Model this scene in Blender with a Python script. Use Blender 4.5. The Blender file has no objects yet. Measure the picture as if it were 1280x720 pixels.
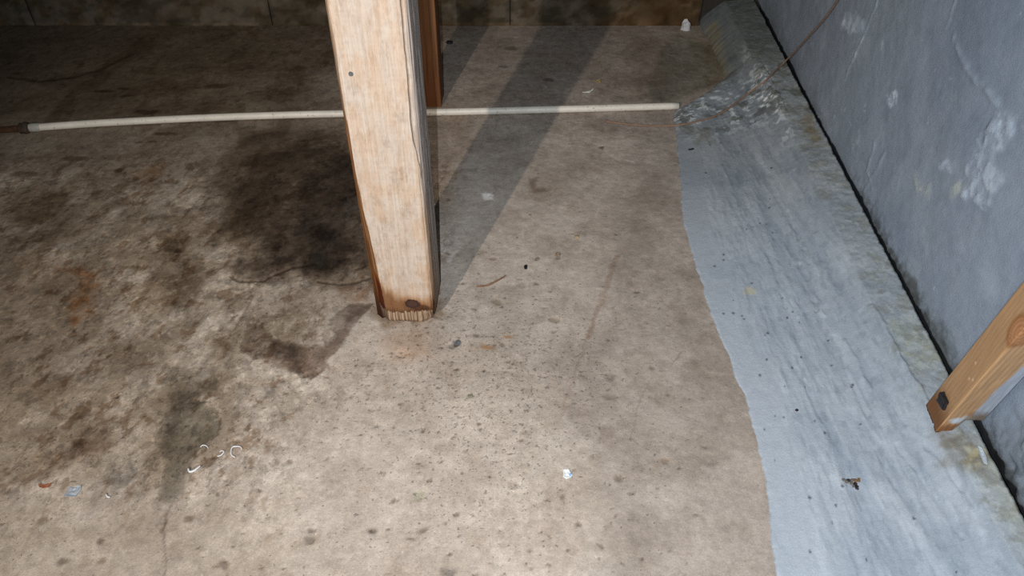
import bpy, bmesh, math, random
import numpy as np
from mathutils import Vector, Matrix

random.seed(7)
S = bpy.context.scene
C = S.collection

# ------------------------------------------------------------------ camera
FPX, PITCH, CAMH = 967.0, math.radians(41.0), 1.30
cam_d = bpy.data.cameras.new('camera'); cam = bpy.data.objects.new('camera', cam_d); C.objects.link(cam)
cam.location = (0, 0, CAMH); cam.rotation_euler = (math.pi/2 - PITCH, 0, 0)
cam_d.sensor_width = 36.0; cam_d.lens = FPX/1280*36.0; cam_d.clip_start = 0.02
S.camera = cam
# ------------------------------------------------------------------ light
w = bpy.data.worlds.new('world'); S.world = w; w.use_nodes = True
bg = w.node_tree.nodes['Background']; bg.inputs[0].default_value = (0.80, 0.90, 1.0, 1); bg.inputs[1].default_value = 0.05

def spot(name, loc, aim, watts, col, radius, size, blend):
    d = bpy.data.lights.new(name, 'SPOT'); d.energy = watts; d.color = col
    d.shadow_soft_size = radius; d.spot_size = math.radians(size); d.spot_blend = blend
    o = bpy.data.objects.new(name, d); C.objects.link(o); o.location = loc
    o.rotation_euler = (Vector(aim) - Vector(loc)).to_track_quat('-Z', 'Y').to_euler()
    return o
# small white phone flash a hand's width beside the lens, and a warm work lamp behind to the left
spot('phone_flash', (-0.055, 0.0, 1.30), (0.25, 1.35, 0.0), 118, (0.90, 0.955, 1.0), 0.004, 140, 1.0)
spot('work_lamp', (-1.02, -1.17, 1.92), (-0.28, 1.50, 0.0), 225, (1.0, 0.86, 0.715), 0.02, 60, 0.95)

S.cycles.use_denoising = False
S.view_settings.view_transform = 'Standard'; S.view_settings.look = 'None'
S.view_settings.gamma = 1.0; S.view_settings.exposure = 0.0; S.view_settings.use_curve_mapping = False

# ------------------------------------------------------------------ survey helpers
st, ct = math.sin(PITCH), math.cos(PITCH)
def ray(px, py):
    u = (px-640)/FPX; v = (360-py)/FPX
    return np.array([u, ct+v*st, -st+v*ct])
def F(px, py, z=0.0):                       # the point of a level surface measured off the photograph
    d = ray(px, py); t = (z-CAMH)/d[2]
    return np.array([d[0]*t, d[1]*t, z])
def FP(pts, z=0.0): return np.array([F(x, y, z)[:2] for x, y in pts])
W0 = F(945, 0, .10); W1 = F(1280, 640, .10)
dW = (W0-W1)/np.linalg.norm(W0-W1); nW = np.array([dW[1], -dW[0], 0.0])      # along the wall, into the wall
def onwall(px, py, off=0.0):
    d = ray(px, py); o = np.array([0, 0, CAMH]); t = np.dot(W0-off*nW-o, nW)/np.dot(d, nW)
    return o+d*t
def wall_t(p): return float(np.dot(np.asarray(p)[:2]-W0[:2], dW[:2]))
def wall_d(x, y): return (W0[0]-x)*nW[0]+(W0[1]-y)*nW[1]                     # distance out from the wall

# ------------------------------------------------------------------ noise
def _h(ix, iy, seed):
    n = (ix.astype(np.int64)*374761393 + iy.astype(np.int64)*668265263 + seed*1274126177) & 0xffffffff
    n = ((n ^ (n >> 13))*1274126177) & 0xffffffff
    return ((n ^ (n >> 16)) & 0xffff)/65535.0
def vn(x, y, seed=0):
    ix = np.floor(x); iy = np.floor(y); fx = x-ix; fy = y-iy
    fx = fx*fx*(3-2*fx); fy = fy*fy*(3-2*fy)
    a = _h(ix, iy, seed); b = _h(ix+1, iy, seed); c = _h(ix, iy+1, seed); d = _h(ix+1, iy+1, seed)
    return (a*(1-fx)+b*fx)*(1-fy)+(c*(1-fx)+d*fx)*fy
def fbm(x, y, s, o=4, seed=0, g=.5):
    v = 0; a = 1; t = 0
    for k in range(o):
        v = v+a*vn(x*s+17.3*k, y*s-9.1*k, seed+k*31); t += a; a *= g; s *= 2.03
    return v/t
def sstep(a, b, x):
    t = np.clip((x-a)/(b-a), 0, 1); return t*t*(3-2*t)
def sdpoly(x, y, P):
    d = np.full(x.shape, 1e9); ins = np.zeros(x.shape, bool); n = len(P)
    for i in range(n):
        ax, ay = P[i]; bx, by = P[(i+1) % n]; ex, ey = bx-ax, by-ay
        t = np.clip(((x-ax)*ex+(y-ay)*ey)/(ex*ex+ey*ey+1e-12), 0, 1)
        d = np.minimum(d, (x-ax-ex*t)**2+(y-ay-ey*t)**2)
        if ay != by:
            ins ^= ((ay > y) != (by > y)) & (x < (bx-ax)*(y-ay)/(by-ay)+ax)
    d = np.sqrt(d); return np.where(ins, -d, d)
def sdline(x, y, P):
    d = np.full(x.shape, 1e9)
    for i in range(len(P)-1):
        ax, ay = P[i]; ex, ey = P[i+1][0]-ax, P[i+1][1]-ay
        t = np.clip(((x-ax)*ex+(y-ay)*ey)/(ex*ex+ey*ey+1e-12), 0, 1)
        d = np.minimum(d, (x-ax-ex*t)**2+(y-ay-ey*t)**2)
    return np.sqrt(d)
def lin(r, g, b):
    f = lambda c: ((c/255+.055)/1.055)**2.4 if c > 10 else c/255/12.92
    return np.array([f(r), f(g), f(b)])

# ------------------------------------------------------------------ mesh and material helpers
def finish(name, me, mat, parent=None, smooth=True):
    o = bpy.data.objects.new(name, me); C.objects.link(o)
    if mat: me.materials.append(mat)
    if smooth and len(me.polygons): me.polygons.foreach_set('use_smooth', np.ones(len(me.polygons), bool))
    if parent: o.parent = parent
    return o
def grid_mesh(name, V, col=None, closed_u=False, fa=None):
    """V: (rows, cols, 3)"""
    r, c, _ = V.shape; me = bpy.data.meshes.new(name)
    idx = np.arange(r*c).reshape(r, c)
    if closed_u: idx = np.concatenate([idx, idx[:, :1]], 1)
    q = np.stack([idx[:-1, :-1], idx[:-1, 1:], idx[1:, 1:], idx[1:, :-1]], -1).reshape(-1, 4)
    me.vertices.add(r*c); me.vertices.foreach_set('co', V.reshape(-1).astype(np.float32))
    me.loops.add(q.size); me.loops.foreach_set('vertex_index', q.reshape(-1).astype(np.int32))
    me.polygons.add(len(q)); me.polygons.foreach_set('loop_start', (np.arange(len(q))*4).astype(np.int32))
    me.update(calc_edges=True)
    if col is not None:
        a = me.attributes.new('albedo', 'FLOAT_COLOR', 'POINT')
        cc = np.concatenate([np.clip(col, 0.0005, .95), np.ones(col.shape[:-1]+(1,))], -1)
        a.data.foreach_set('color', cc.reshape(-1).astype(np.float32))
    for k, v in (fa or {}).items():
        a = me.attributes.new(k, 'FLOAT', 'POINT'); a.data.foreach_set('value', v.reshape(-1).astype(np.float32))
    return me
def bm_mesh(name, bm):
    me = bpy.data.meshes.new(name); bm.normal_update(); bm.to_mesh(me); bm.free(); return me

class NT:
    def __init__(s, name):
        s.m = bpy.data.materials.new(name); s.m.use_nodes = True; s.t = s.m.node_tree
        s.p = s.t.nodes['Principled BSDF']; s.tc = s.t.nodes.new('ShaderNodeTexCoord')
    def n(s, kind, **kw):
        x = s.t.nodes.new(kind)
        for k, v in kw.items(): setattr(x, k, v)
        return x
    def l(s, a, b): s.t.links.new(a, b)
    def noise(s, scale, detail=4, rough=.55, stretch=None):
        x = s.n('ShaderNodeTexNoise'); x.inputs['Scale'].default_value = scale; x.inputs['Detail'].default_value = detail
        x.inputs['Roughness'].default_value = rough
        if stretch:
            mp = s.n('ShaderNodeMapping'); mp.inputs['Scale'].default_value = stretch
            s.l(s.tc.outputs['Object'], mp.inputs[0]); s.l(mp.outputs[0], x.inputs['Vector'])
        else: s.l(s.tc.outputs['Object'], x.inputs['Vector'])
        return x.outputs['Fac']
    def mapr(s, v, a, b, c, d):
        x = s.n('ShaderNodeMapRange'); x.inputs[1].default_value = a; x.inputs[2].default_value = b
        x.inputs[3].default_value = c; x.inputs[4].default_value = d; s.l(v, x.inputs[0]); return x.outputs[0]
    def math(s, op, a, b):
        x = s.n('ShaderNodeMath', operation=op)
        for i, v in enumerate((a, b)):
            if isinstance(v, (int, float)): x.inputs[i].default_value = v
            else: s.l(v, x.inputs[i])
        return x.outputs[0]
    def mulcol(s, col, fac):
        x = s.n('ShaderNodeVectorMath', operation='SCALE'); s.l(col, x.inputs[0]); s.l(fac, x.inputs['Scale']); return x.outputs[0]
    def mix(s, fac, a, b):
        x = s.n('ShaderNodeMix', data_type='RGBA')
        for sock, v in ((x.inputs[0], fac), (x.inputs[6], a), (x.inputs[7], b)):
            if isinstance(v, (int, float)): sock.default_value = v
            elif isinstance(v, (tuple, list, np.ndarray)): sock.default_value = tuple(v)[:3]+(1,)
            else: s.l(v, sock)
        return x.outputs[2]
    def bump(s, h, strength, dist, prev=None):
        b = s.n('ShaderNodeBump'); b.inputs['Strength'].default_value = strength; b.inputs['Distance'].default_value = dist
        s.l(h, b.inputs['Height'])
        if prev is not None: s.l(prev, b.inputs['Normal'])
        return b.outputs[0]

def plain(name, rgb, rough=.6, var=.25, scale=120, bump=.0015, spec=.4, metal=0):
    t = NT(name); c = lin(*rgb)
    f = t.mapr(t.noise(scale, 5), .25, .75, 1-var, 1+var)
    rgbn = t.n('ShaderNodeRGB'); rgbn.outputs[0].default_value = tuple(c)+(1,)
    t.l(t.mulcol(rgbn.outputs[0], f), t.p.inputs['Base Color'])
    t.p.inputs['Roughness'].default_value = rough; t.p.inputs['Specular IOR Level'].default_value = spec
    t.p.inputs['Metallic'].default_value = metal
    if bump: t.l(t.bump(t.noise(scale*1.7, 4), .6, bump), t.p.inputs['Normal'])
    return t.m
def tag(o, label, cat=None, group=None, kind=None):
    if label: o['label'] = label
    if cat: o['category'] = cat
    if group: o['group'] = group
    if kind: o['kind'] = kind
    return o
def empty(name, loc=(0, 0, 0)):
    o = bpy.data.objects.new(name, None); C.objects.link(o); o.location = loc; o.empty_display_size = .05; return o

# ------------------------------------------------------------------ materials carried by vertex albedo + node grain
def mat_floor():
    t = NT('concrete_floor'); at = t.n('ShaderNodeAttribute', attribute_name='albedo'); sp = t.n('ShaderNodeAttribute', attribute_name='pits')
    f1 = t.mapr(t.noise(42, 9, .74), .27, .73, .78, 1.22)
    f2 = t.mapr(t.noise(330, 3, .6), .2, .8, .82, 1.18)
    c = t.mulcol(t.mulcol(at.outputs['Color'], f1), f2)
    gr = t.n('ShaderNodeAttribute', attribute_name='grime').outputs['Fac']
    a1 = t.math('MULTIPLY', t.mapr(t.noise(26, 11, .72, (1.25, .8, 1)), .525, .56, 0, .30), gr)
    c = t.mulcol(c, t.math('SUBTRACT', 1.0, a1))
    a2 = t.math('MULTIPLY', t.mapr(t.noise(47, 11, .74, (1.2, .75, 1)), .545, .575, 0, .24), gr)
    c = t.mulcol(c, t.math('ADD', 1.0, a2))
    a3 = t.math('MULTIPLY', t.mapr(t.noise(75, 8, .7), .60, .63, 0, .40), gr)
    c = t.mulcol(c, t.math('SUBTRACT', 1.0, a3))
    c = t.mulcol(c, t.mapr(t.noise(800, 2, .6), .25, .75, .86, 1.14))
    pn = t.noise(105, 2, .5); thr = t.mapr(sp.outputs['Fac'], 0, 1, .26, .375)
    dot = t.mapr(t.math('SUBTRACT', pn, thr), -.035, .02, 1, 0)
    pn2 = t.noise(260, 1.5, .5); dot2 = t.mapr(t.math('SUBTRACT', pn2, t.math('ADD', thr, -.03)), -.03, .02, .8, 0)
    dd = t.math('MAXIMUM', dot, dot2)
    c = t.mix(t.math('MULTIPLY', dd, .62), c, t.mulcol(c, t.mapr(dd, 0, 1, .30, .30)))
    pale = t.mapr(t.noise(210, 1.5, .5), .70, .76, 0, .5)
    c = t.mix(pale, c, t.mulcol(c, t.mapr(pale, 0, 1, 1.7, 1.7)))
    t.l(c, t.p.inputs['Base Color'])
    t.l(t.mapr(t.noise(30, 4), .3, .7, .68, .9), t.p.inputs['Roughness']); t.p.inputs['Specular IOR Level'].default_value = .25
    h = t.math('ADD', t.math('MULTIPLY', t.noise(140, 9, .78), .9), t.math('MULTIPLY', dd, -.5))
    b = t.bump(t.noise(38, 5, .6), .45, .006)
    t.l(t.bump(h, .5, .0022, b), t.p.inputs['Normal'])
    return t.m
def mat_paint(name, rough=.48, fine=1.0, lump=.18):
    t = NT(name); at = t.n('ShaderNodeAttribute', attribute_name='albedo'); ro = t.n('ShaderNodeAttribute', attribute_name='raw')
    f1 = t.mapr(t.noise(60, 5, .6), .25, .75, .93, 1.07); f2 = t.mapr(t.noise(420, 4, .7), .25, .75, .90, 1.10)
    t.l(t.mulcol(t.mulcol(at.outputs['Color'], f1), f2), t.p.inputs['Base Color'])
    t.l(t.mapr(ro.outputs['Fac'], 0, 1, rough, .92), t.p.inputs['Roughness']); t.p.inputs['Specular IOR Level'].default_value = .32
    b = t.bump(t.noise(55, 4, .55, (1, .35, 1)), lump, .005)
    t.l(t.bump(t.noise(170, 9, .75), .55*fine, .003, b), t.p.inputs['Normal'])
    return t.m
def mat_wood(name, stretch, rough=.75, bump=.6):
    t = NT(name); at = t.n('ShaderNodeAttribute', attribute_name='albedo')
    f1 = t.mapr(t.noise(1, 5, .6, stretch), .3, .7, .90, 1.08)
    f2 = t.mapr(t.noise(500, 2), .2, .8, .94, 1.06)
    t.l(t.mulcol(t.mulcol(at.outputs['Color'], f1), f2), t.p.inputs['Base Color'])
    t.p.inputs['Roughness'].default_value = rough; t.p.inputs['Specular IOR Level'].default_value = .25
    t.l(t.bump(t.noise(1, 5, .6, stretch), bump, .002), t.p.inputs['Normal'])
    return t.m

# ================================================================== FLOOR
def axis(*segs):
    out = []
    for a, b, s0, s1 in segs:
        x = a
        while x < b-1e-6:
            out.append(x); k = (x-a)/(b-a); x += s0+(s1-s0)*k
    out.append(segs[-1][1]); return np.array(out)
xs = axis((-3.6, -1.9, .03, .012), (-1.9, -1.0, .006, .004), (-1.0, .62, .0036, .0036), (.62, 1.3, .006, .02))
ys = axis((-1.6, .55, .05, .01), (.55, 1.9, .0032, .0042), (1.9, 3.2, .0042, .008), (3.2, 3.6, .02, .03))
X, Y = np.meshgrid(xs, ys)
fine1 = fbm(X, Y, 45, 4, 3); mid = fbm(X, Y, 9, 5, 11); low = fbm(X, Y, 2.2, 4, 23)
WX = X+(fbm(X, Y, 12, 7, 41, .62)-.5)*.10; WY = Y+(fbm(X, Y, 12, 7, 57, .62)-.5)*.10           # ragged outlines
WX2 = X+(fbm(X, Y, 45, 5, 71, .6)-.5)*.020; WY2 = Y+(fbm(X, Y, 45, 5, 83, .6)-.5)*.020
base = lin(179, 168, 157)
FC = np.ones(X.shape+(3,))*base
Z = (fbm(X, Y, 5, 4, 5)-.5)*.006+(fine1-.5)*.0012
pits = np.full(X.shape, .25)
def tint(mask, t):
    global FC
    FC = FC*(1+(np.asarray(t)-1)*mask[..., None])
def stain(poly, t, soft=.02, warp=1, mott=.0, mseed=0, mscale=30, k=1.0, off=0.0):
    P = FP(poly); wx, wy = (WX, WY) if warp == 1 else (WX2, WY2)
    if warp == 2: soft = min(soft, .02)
    sd = sdpoly(wx, wy, P)+off
    m = sstep(soft, -soft, sd)
    if mott:
        m = m*(1-mott+mott*sstep(.42, .56, fbm(X, Y, mscale*.8, 6, 200+mseed, .62)))
    tint(m*k, t); return m, sd
# overall mottling
tint(sstep(.35, .75, mid), (.84, .82, .80)); tint(sstep(.55, .30, mid)*.6, (1.12, 1.12, 1.12))
tint(sstep(.5, .7, fbm(X, Y, 22, 4, 91))*.5, (.86, .84, .82))
# grimier left half, and tone darker towards the back
dirtL = sstep(-.25, -.85, X+(low-.5)*.9+(mid-.5)*.4-.12*(Y-1.4))
tint(dirtL, (.80, .78, .74))
tint(sstep(-.2, -1.2, X+(low-.5)*.6)*sstep(1.75, 2.6, Y+(low-.5)*.5), (.55, .50, .42))
tint(sstep(2.0, 2.9, Y+(mid-.5)*.4), (.80, .78, .77))
RX0, RY0 = X*1.1-Y*.16, Y*.72+X*.08
streak = fbm(X*.6+Y*.5, Y*3.0-X*.8, 5, 4, 131)
tint(sstep(.5, .68, streak)*dirtL*.45, (.66, .60, .54))
tint(sstep(.52, .62, fbm(RX0, RY0, 9, 6, 137, .6))*sstep(-.1, -.5, X)*sstep(.9, 1.6, Y), (.74, .70, .65))
# flaking skin on the left: crisp pale and dark scabs, brown specks
lm = sstep(-.36+.26*1, -.56+.26*1, X+(low-.5)*.3+.26*sstep(1.62, 1.38, Y))*sstep(.75, 1.0, Y)*sstep(2.25, 1.95, Y)
RX, RY = X*1.1-Y*.16, Y*.72+X*.08
flk = fbm(RX, RY, 13, 7, 151, .62); flk2 = fbm(RX, RY, 5.5, 7, 157, .6); flk3 = fbm(RX, RY, 34, 5, 163, .6)
tint(sstep(.545, .565, flk)*lm, (.85, .83, .80)); tint(sstep(.455, .43, flk)*lm*.8, (1.20, 1.21, 1.22))
tint(sstep(.53, .55, flk2)*lm, (.80, .765, .72)); tint(sstep(.45, .43, flk2)*lm*.7, (1.16, 1.17, 1.17)); tint(sstep(.64, .67, flk3)*lm*.8, (.66, .56, .48)); tint(sstep(.36, .33, flk3)*lm*.6, (1.22, 1.22, 1.2))
Z += sstep(.455, .43, flk)*lm*.0012-sstep(.60, .63, flk3)*lm*.001
allm = sstep(.53, .57, fbm(X, Y, 10, 7, 167, .62)); tint(allm*.55, (.90, .885, .87)); tint(sstep(.63, .66, flk3)*.5, (.82, .78, .74))
# big dark damp stain behind the post
stain([(300,175),(355,160),(445,165),(470,250),(478,345),(430,362),(385,352),(330,350),(285,335),(300,300),(268,258),(262,225)], (.50,.45,.40), .03, 1, .15, 1, 22)
stain([(310,200),(380,185),(450,195),(470,290),(455,330),(400,340),(350,330),(318,300),(290,262),(285,235)], (.42,.39,.37), .025, 1, .25, 2, 26)
stain([(385,215),(448,205),(458,235),(440,300),(425,318),(390,300),(375,262)], (.58,.58,.60), .03, 1, .3, 3, 40)
stain([(330,285),(380,280),(440,300),(438,345),(395,345),(355,340),(300,345),(292,325),(330,318)], (.42,.39,.38), .02, 1, .4, 4, 35)
stain([(362,180),(385,172),(448,175),(448,215),(400,212)], (.60,.58,.56), .02, 2, .85, 5, 75)
stain([(385,318),(410,316),(408,338),(388,335)], (.45,.50,.50), .012, 2)
stain([(340,90),(395,80),(400,170),(350,200),(320,170)], (.82,.80,.78), .05, 1, .5, 6, 20)
# mottled grey skirt of it
stain([(200,255),(300,265),(330,350),(300,372),(190,390),(175,362),(205,340)], (.66,.61,.55), .03, 1, .75, 7, 26)
stain([(195,290),(228,282),(240,300),(222,318),(200,312)], (.60,.55,.50), .008, 2, .4, 8, 40)
stain([(150,300),(215,285),(205,330),(225,360),(190,395),(140,385),(120,350)], (1.42,1.45,1.48), .03, 1, .7, 9, 20)
stain([(30,322),(85,310),(90,345),(45,360)], (1.30,1.32,1.32), .02, 1, .6, 10, 25)
stain([(270,335),(330,345),(320,390),(285,420),(235,420),(250,370)], (1.22,1.24,1.25), .015, 2, .75, 11, 34)
# brown angular stain in front
mL, sL = stain([(307,413),(300,440),(327,451),(355,462),(387,474),(404,464),(409,451),(431,424),(451,396),(466,380),(436,380),(413,400),(418,418),(404,431),(380,431),(353,425),(338,423),(329,405)], (.40,.34,.31), .006, 2, .35, 12, 30)
stain([(338,425),(365,428),(378,445),(352,450),(335,440)], (.62,.60,.60), .012, 2)
stain([(428,392),(455,385),(448,402),(430,412)], (.72,.68,.66), .01, 2)
stain([(300,440),(355,452),(387,474),(404,464),(380,452),(330,440)], (.80,.74,.72), .008, 2)
stain([(310,400),(335,395),(420,372),(430,385),(380,425),(330,412)], (.80,.77,.72), .03, 1, .5, 13, 25)
tint(sstep(.004, .0, np.abs(sL))*sstep(1.1, 1.3, Y+0*X)*.6*(fine1 > .42), (.55, .5, .48))
# rot colour round the foot of the post, rust below it
stain([(465,375),(560,372),(562,400),(530,408),(480,408)], (.66,.58,.50), .015, 1, .3, 14, 40)
stain([(480,425),(530,420),(535,448),(495,455)], (1.0,.84,.72), .03, 1, .4, 15, 30)
# olive patch lower left with an upper lobe
m2, s2 = stain([(213,503),(253,500),(274,529),(267,550),(238,576),(231,615),(213,630),(202,626),(206,579),(199,543)], (.44,.45,.43), .010, 2, .12, 16, 24)
tint(sstep(.0032, .0, np.abs(s2))*(fbm(X, Y, 30, 2, 333) > .45)*.8, (.55, .55, .52))
m3, s3 = stain([(202,478),(217,460),(267,460),(269,485),(240,503),(213,500)], (.56,.56,.54), .01, 2, .3, 17, 30)
tint(sstep(.003, .0, np.abs(s3))*(fbm(X, Y, 30, 2, 335) > .5)*.8, (.55, .56, .55))
stain([(120,470),(215,460),(205,600),(150,620),(110,560)], (.82,.80,.77), .05, 1, .6, 18, 14)
stain([(150,575),(178,560),(195,585),(175,625),(140,628),(135,600)], (.58,.58,.58), .02, 1, .75, 19, 38)
stain([(270,540),(305,535),(312,562),(290,580),(268,575)], (.80,.76,.73), .015, 2, .5, 20, 30)
stain([(83,565),(100,540),(132,527),(125,552),(108,565)], (.55,.46,.41), .018, 1, .25, 21, 25)
stain([(0,590),(80,555),(110,560),(80,595),(0,610)], (.74,.68,.62), .03, 1, .4, 22, 18)
stain([(0,470),(110,460),(120,540),(60,575),(0,580)], (.80,.76,.72), .06, 1, .5, 23, 12)
stain([(10,238),(60,225),(98,250),(92,290),(45,300),(8,280)], (.60,.53,.46), .05, 1, .4, 24, 16)
stain([(0,300),(70,290),(60,330),(0,350)], (.78,.72,.66), .05, 1, .5, 25, 16)
stain([(170,210),(205,200),(210,220),(180,232)], (.9,.72,.58), .03, 1, .4, 26, 25)
# rust
stain([(86,370),(112,362),(116,396),(88,410)], (.98,.64,.38), .010, 2, .65, 27, 55)
stain([(100,335),(122,335),(128,350),(118,370),(95,362)], (.84,.62,.46), .012, 2, .7, 28, 50)
stain([(68,334),(108,330),(110,342),(70,346)], (.78,.60,.48), .008, 2, .75, 29, 60)
stain([(425,355),(460,350),(466,372),(436,372)], (.82,.66,.56), .015, 1, .5, 30, 40)
tint(sstep(.004, .001, sdline(WX2, WY2, FP([(50,430),(70,405),(90,378)])))*.7, (.75, .55, .38))
for px, py, r in ((609,435,.013),(636,421,.008)):
    p = F(px, py); tint(sstep(1, .2, np.hypot((WX2-p[0])/1.9, WY2-p[1])/r), (.82, .55, .35))
# right half: soft darker tone with a faint rust line along its border
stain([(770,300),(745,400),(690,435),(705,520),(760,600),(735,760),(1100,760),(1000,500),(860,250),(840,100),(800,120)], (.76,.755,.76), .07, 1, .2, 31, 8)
stain([(690,425),(760,410),(770,470),(715,480)], (.88,.87,.86), .04, 1, .3, 32, 14)
tint(sstep(.009, .002, sdline(WX2, WY2, FP([(772,318),(755,370),(735,420)])))*.6, (.74, .62, .56))
tint(sstep(.005, .001, sdline(WX2, WY2, FP([(735,420),(715,480),(700,525)])))*.5, (.74, .62, .54))
tint(sstep(.004, .001, sdline(WX2, WY2, FP([(735,420),(742,395),(765,330)])))*.5, (.8, .7, .62))
stain([(550,130),(590,140),(575,215),(548,260)], (.88,.80,.74), .05, 1, .3, 33, 16)
stain([(660,225),(672,222),(670,236),(690,237),(665,243)], (.62,.56,.52), .008, 2)
stain([(700,165),(800,170),(840,210),(770,205)], (1.14,1.15,1.16), .05, 1, .7, 34, 18)
stain([(790,40),(835,50),(830,130),(780,125)], (.80,.76,.74), .06, 1, .3, 35, 12)
stain([(832,60),(848,45),(905,60),(912,100),(870,118),(835,130),(815,128),(812,90)], (.62,.67,.62), .025, 1, .3, 36, 22)
stain([(870,50),(895,45),(915,98),(880,108)], (.78,.72,.60), .025, 1, .4, 37, 20)
# arc left by something dragged, far left, and dark splashes beside the pipe
tint(sstep(.016, .003, sdline(WX2, WY2, FP([(12,97),(50,103),(90,98),(125,88),(150,76),(165,68)]))), (.55, .48, .42))
for px, py, rx, ry in ((130,114,.05,.012),(155,111,.03,.01),(160,120,.028,.014),(185,140,.05,.02),(172,177,.016,.01),(190,177,.02,.01),(148,213,.018,.014),(95,198,.05,.02),(30,218,.05,.02),(205,167,.05,.012),(270,108,.05,.02)):
    p = F(px, py); tint(sstep(1.1, .6, np.hypot((WX2-p[0])/rx, (WY2-p[1])/ry)), (.5, .44, .40))
# drip of white paint in the post's shadow and other pale scuffs
p = F(611, 246); a = np.arctan2(WY2-p[1], WX2-p[0]); rr = np.hypot((WX2-p[0])/1.1, (WY2-p[1]))
tint(sstep(.022, .008, rr+(fine1-.5)*.02), (1.9, 2.0, 2.15))
for l, wd in (([(592,241),(611,245)],.003),([(615,249),(630,256)],.0035),([(718,560),(700,585)],.0),([(757,193),(795,204)],.007),([(560,48),(575,50)],.008),([(585,51),(610,57)],.010)):
    if wd: tint(sstep(wd, 0, sdline(WX2, WY2, FP(l)))*.55, (1.6, 1.65, 1.7))
# cracks
def crack(pts, wd=.0025, dep=.0022, k=.8):
    global Z
    d = sdline(WX2*.5+X*.5, WY2*.5+Y*.5, FP(pts)); m = sstep(wd*1.6, wd*.4, d); tint(m*k, (.34, .30, .27)); Z -= m*dep
crack([(206,640),(205,672),(207,700),(204,740)], .0016, .001, .55)
crack([(213,630),(206,652),(203,665)], .0016, .001, .5)
crack([(288,345),(300,352),(330,352),(345,342),(365,335),(392,330)], .004, .003)
crack([(310,352),(316,372),(300,400),(292,412)], .003, .002, .5)
crack([(398,352),(425,356),(448,352),(470,345)], .004, .003, .85)
crack([(240,600),(236,580),(262,556)], .002, .001, .5)
crack([(838,455),(852,440)], .0018, .001, .4); crack([(790,540),(800,500),(815,470)], .0015, .001, .3)
crack([(238,503),(262,503),(275,525),(270,545)], .002, .0015, .6)
# pits and stained specks: the ones that can be pointed at, then a scatter
def spot_pit(px, py, r, dark, dep=.002, asp=1.3):
    global Z
    r = r*.8
    p = F(px, py); R = r*3
    j = np.where(np.abs(ys-p[1]) < R)[0]; i = np.where(np.abs(xs-p[0]) < R*asp)[0]
    if not len(i) or not len(j): return
    sl = np.ix_(j, i); d = np.hypot((WX2[sl]-p[0])/asp, WY2[sl]-p[1])/r
    m = sstep(1.25, .45, d); FC[sl] *= (1+(np.asarray(dark)-1)*m[..., None]); Z[sl] -= m*dep
for a in ((571,428,.011,(.30,.30,.32),.006,1.0),(564,432,.012,(.6,.6,.6),.002,1.2),(588,494,.008,(.42,.42,.36),.003,1.2),(617,430,.007,(.45,.42,.38)),(594,420,.008,(.55,.52,.5)),(472,533,.007,(.45,.44,.42)),(527,539,.007,(.42,.4,.38)),
    (490,626,.008,(.5,.48,.45)),(464,661,.010,(.5,.48,.46)),(530,661,.009,(.55,.54,.5)),(560,714,.016,(.58,.58,.6)),(386,674,.012,(.5,.48,.45)),(280,706,.012,(.55,.52,.5)),(126,676,.010,(.48,.45,.42)),(78,702,.012,(.5,.47,.44)),(128,700,.009,(.6,.55,.5)),
    (52,652,.014,(.62,.58,.54)),(234,647,.012,(.55,.5,.46)),(350,476,.010,(.55,.5,.48)),(148,497,.006,(.25,.24,.24)),(360,577,.008,(.5,.46,.43)),(696,321,.010,(.55,.52,.5)),(672,324,.008,(.5,.47,.44)),(616,323,.012,(.66,.6,.55)),(592,386,.008,(.5,.47,.44)),
    (620,378,.014,(.72,.68,.62)),(668,355,.008,(.6,.55,.5)),(692,398,.014,(.7,.66,.6)),(560,317,.008,(.45,.43,.4)),(561,249,.010,(.5,.45,.4)),(775,597,.010,(.62,.58,.54)),(830,575,.012,(.75,.68,.62)),(724,655,.006,(.5,.48,.45)),(523,619,.014,(.78,.82,.74)),
    (640,606,.012,(.75,.72,.7)),(606,463,.006,(.5,.45,.4)),(655,540,.010,(.7,.66,.62)),(760,495,.012,(.75,.72,.68)),(762,470,.012,(.72,.72,.68)),(888,575,.02,(.82,.8,.78)),(640,60,.03,(.6,.6,.6)),(629,82,.02,(.5,.5,.55)),(686,99,.022,(.45,.44,.46)),(752,184,.010,(.3,.28,.28))):
    spot_pit(*a)
rs = np.random.RandomState(4)
for k in range(520):
    u = rs.rand()
    if u < .5: px, py = rs.normal(560, 110), rs.normal(450, 70)
    elif u < .8: px, py = rs.uniform(240, 900), rs.uniform(380, 730)
    else: px, py = rs.uniform(0, 880), rs.uniform(180, 730)
    if py < 150: continue
    r = rs.uniform(.0018, .0042)*(1 if rs.rand() < .85 else 1.7); g = rs.uniform(.38, .7)
    spot_pit(px, py, r, (g, g*.95, g*.9), .0012, rs.uniform(.9, 1.8))
pits = np.clip(.22+.75*np.exp(-(((X+.1)/.38)**2+((Y-1.25)/.33)**2))+.3*sstep(.5, .75, low)-.35*sstep(.2, .5, X), 0, 1)
# surface scaled away a little inside the angular stain and the olive patch
Z -= mL*.0015+m2*.001
Z = np.where(Y > 3.19, -.01, Z)
V = np.stack([X, Y, Z], -1)
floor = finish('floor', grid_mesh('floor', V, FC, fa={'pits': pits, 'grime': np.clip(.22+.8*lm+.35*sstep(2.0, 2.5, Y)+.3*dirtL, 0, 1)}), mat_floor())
tag(floor, 'stained beige concrete basement floor', kind='structure')
def zfloor(x, y):
    i = np.argmin(np.abs(xs-x)); j = np.argmin(np.abs(ys-y)); return float(Z[j, i])

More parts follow.
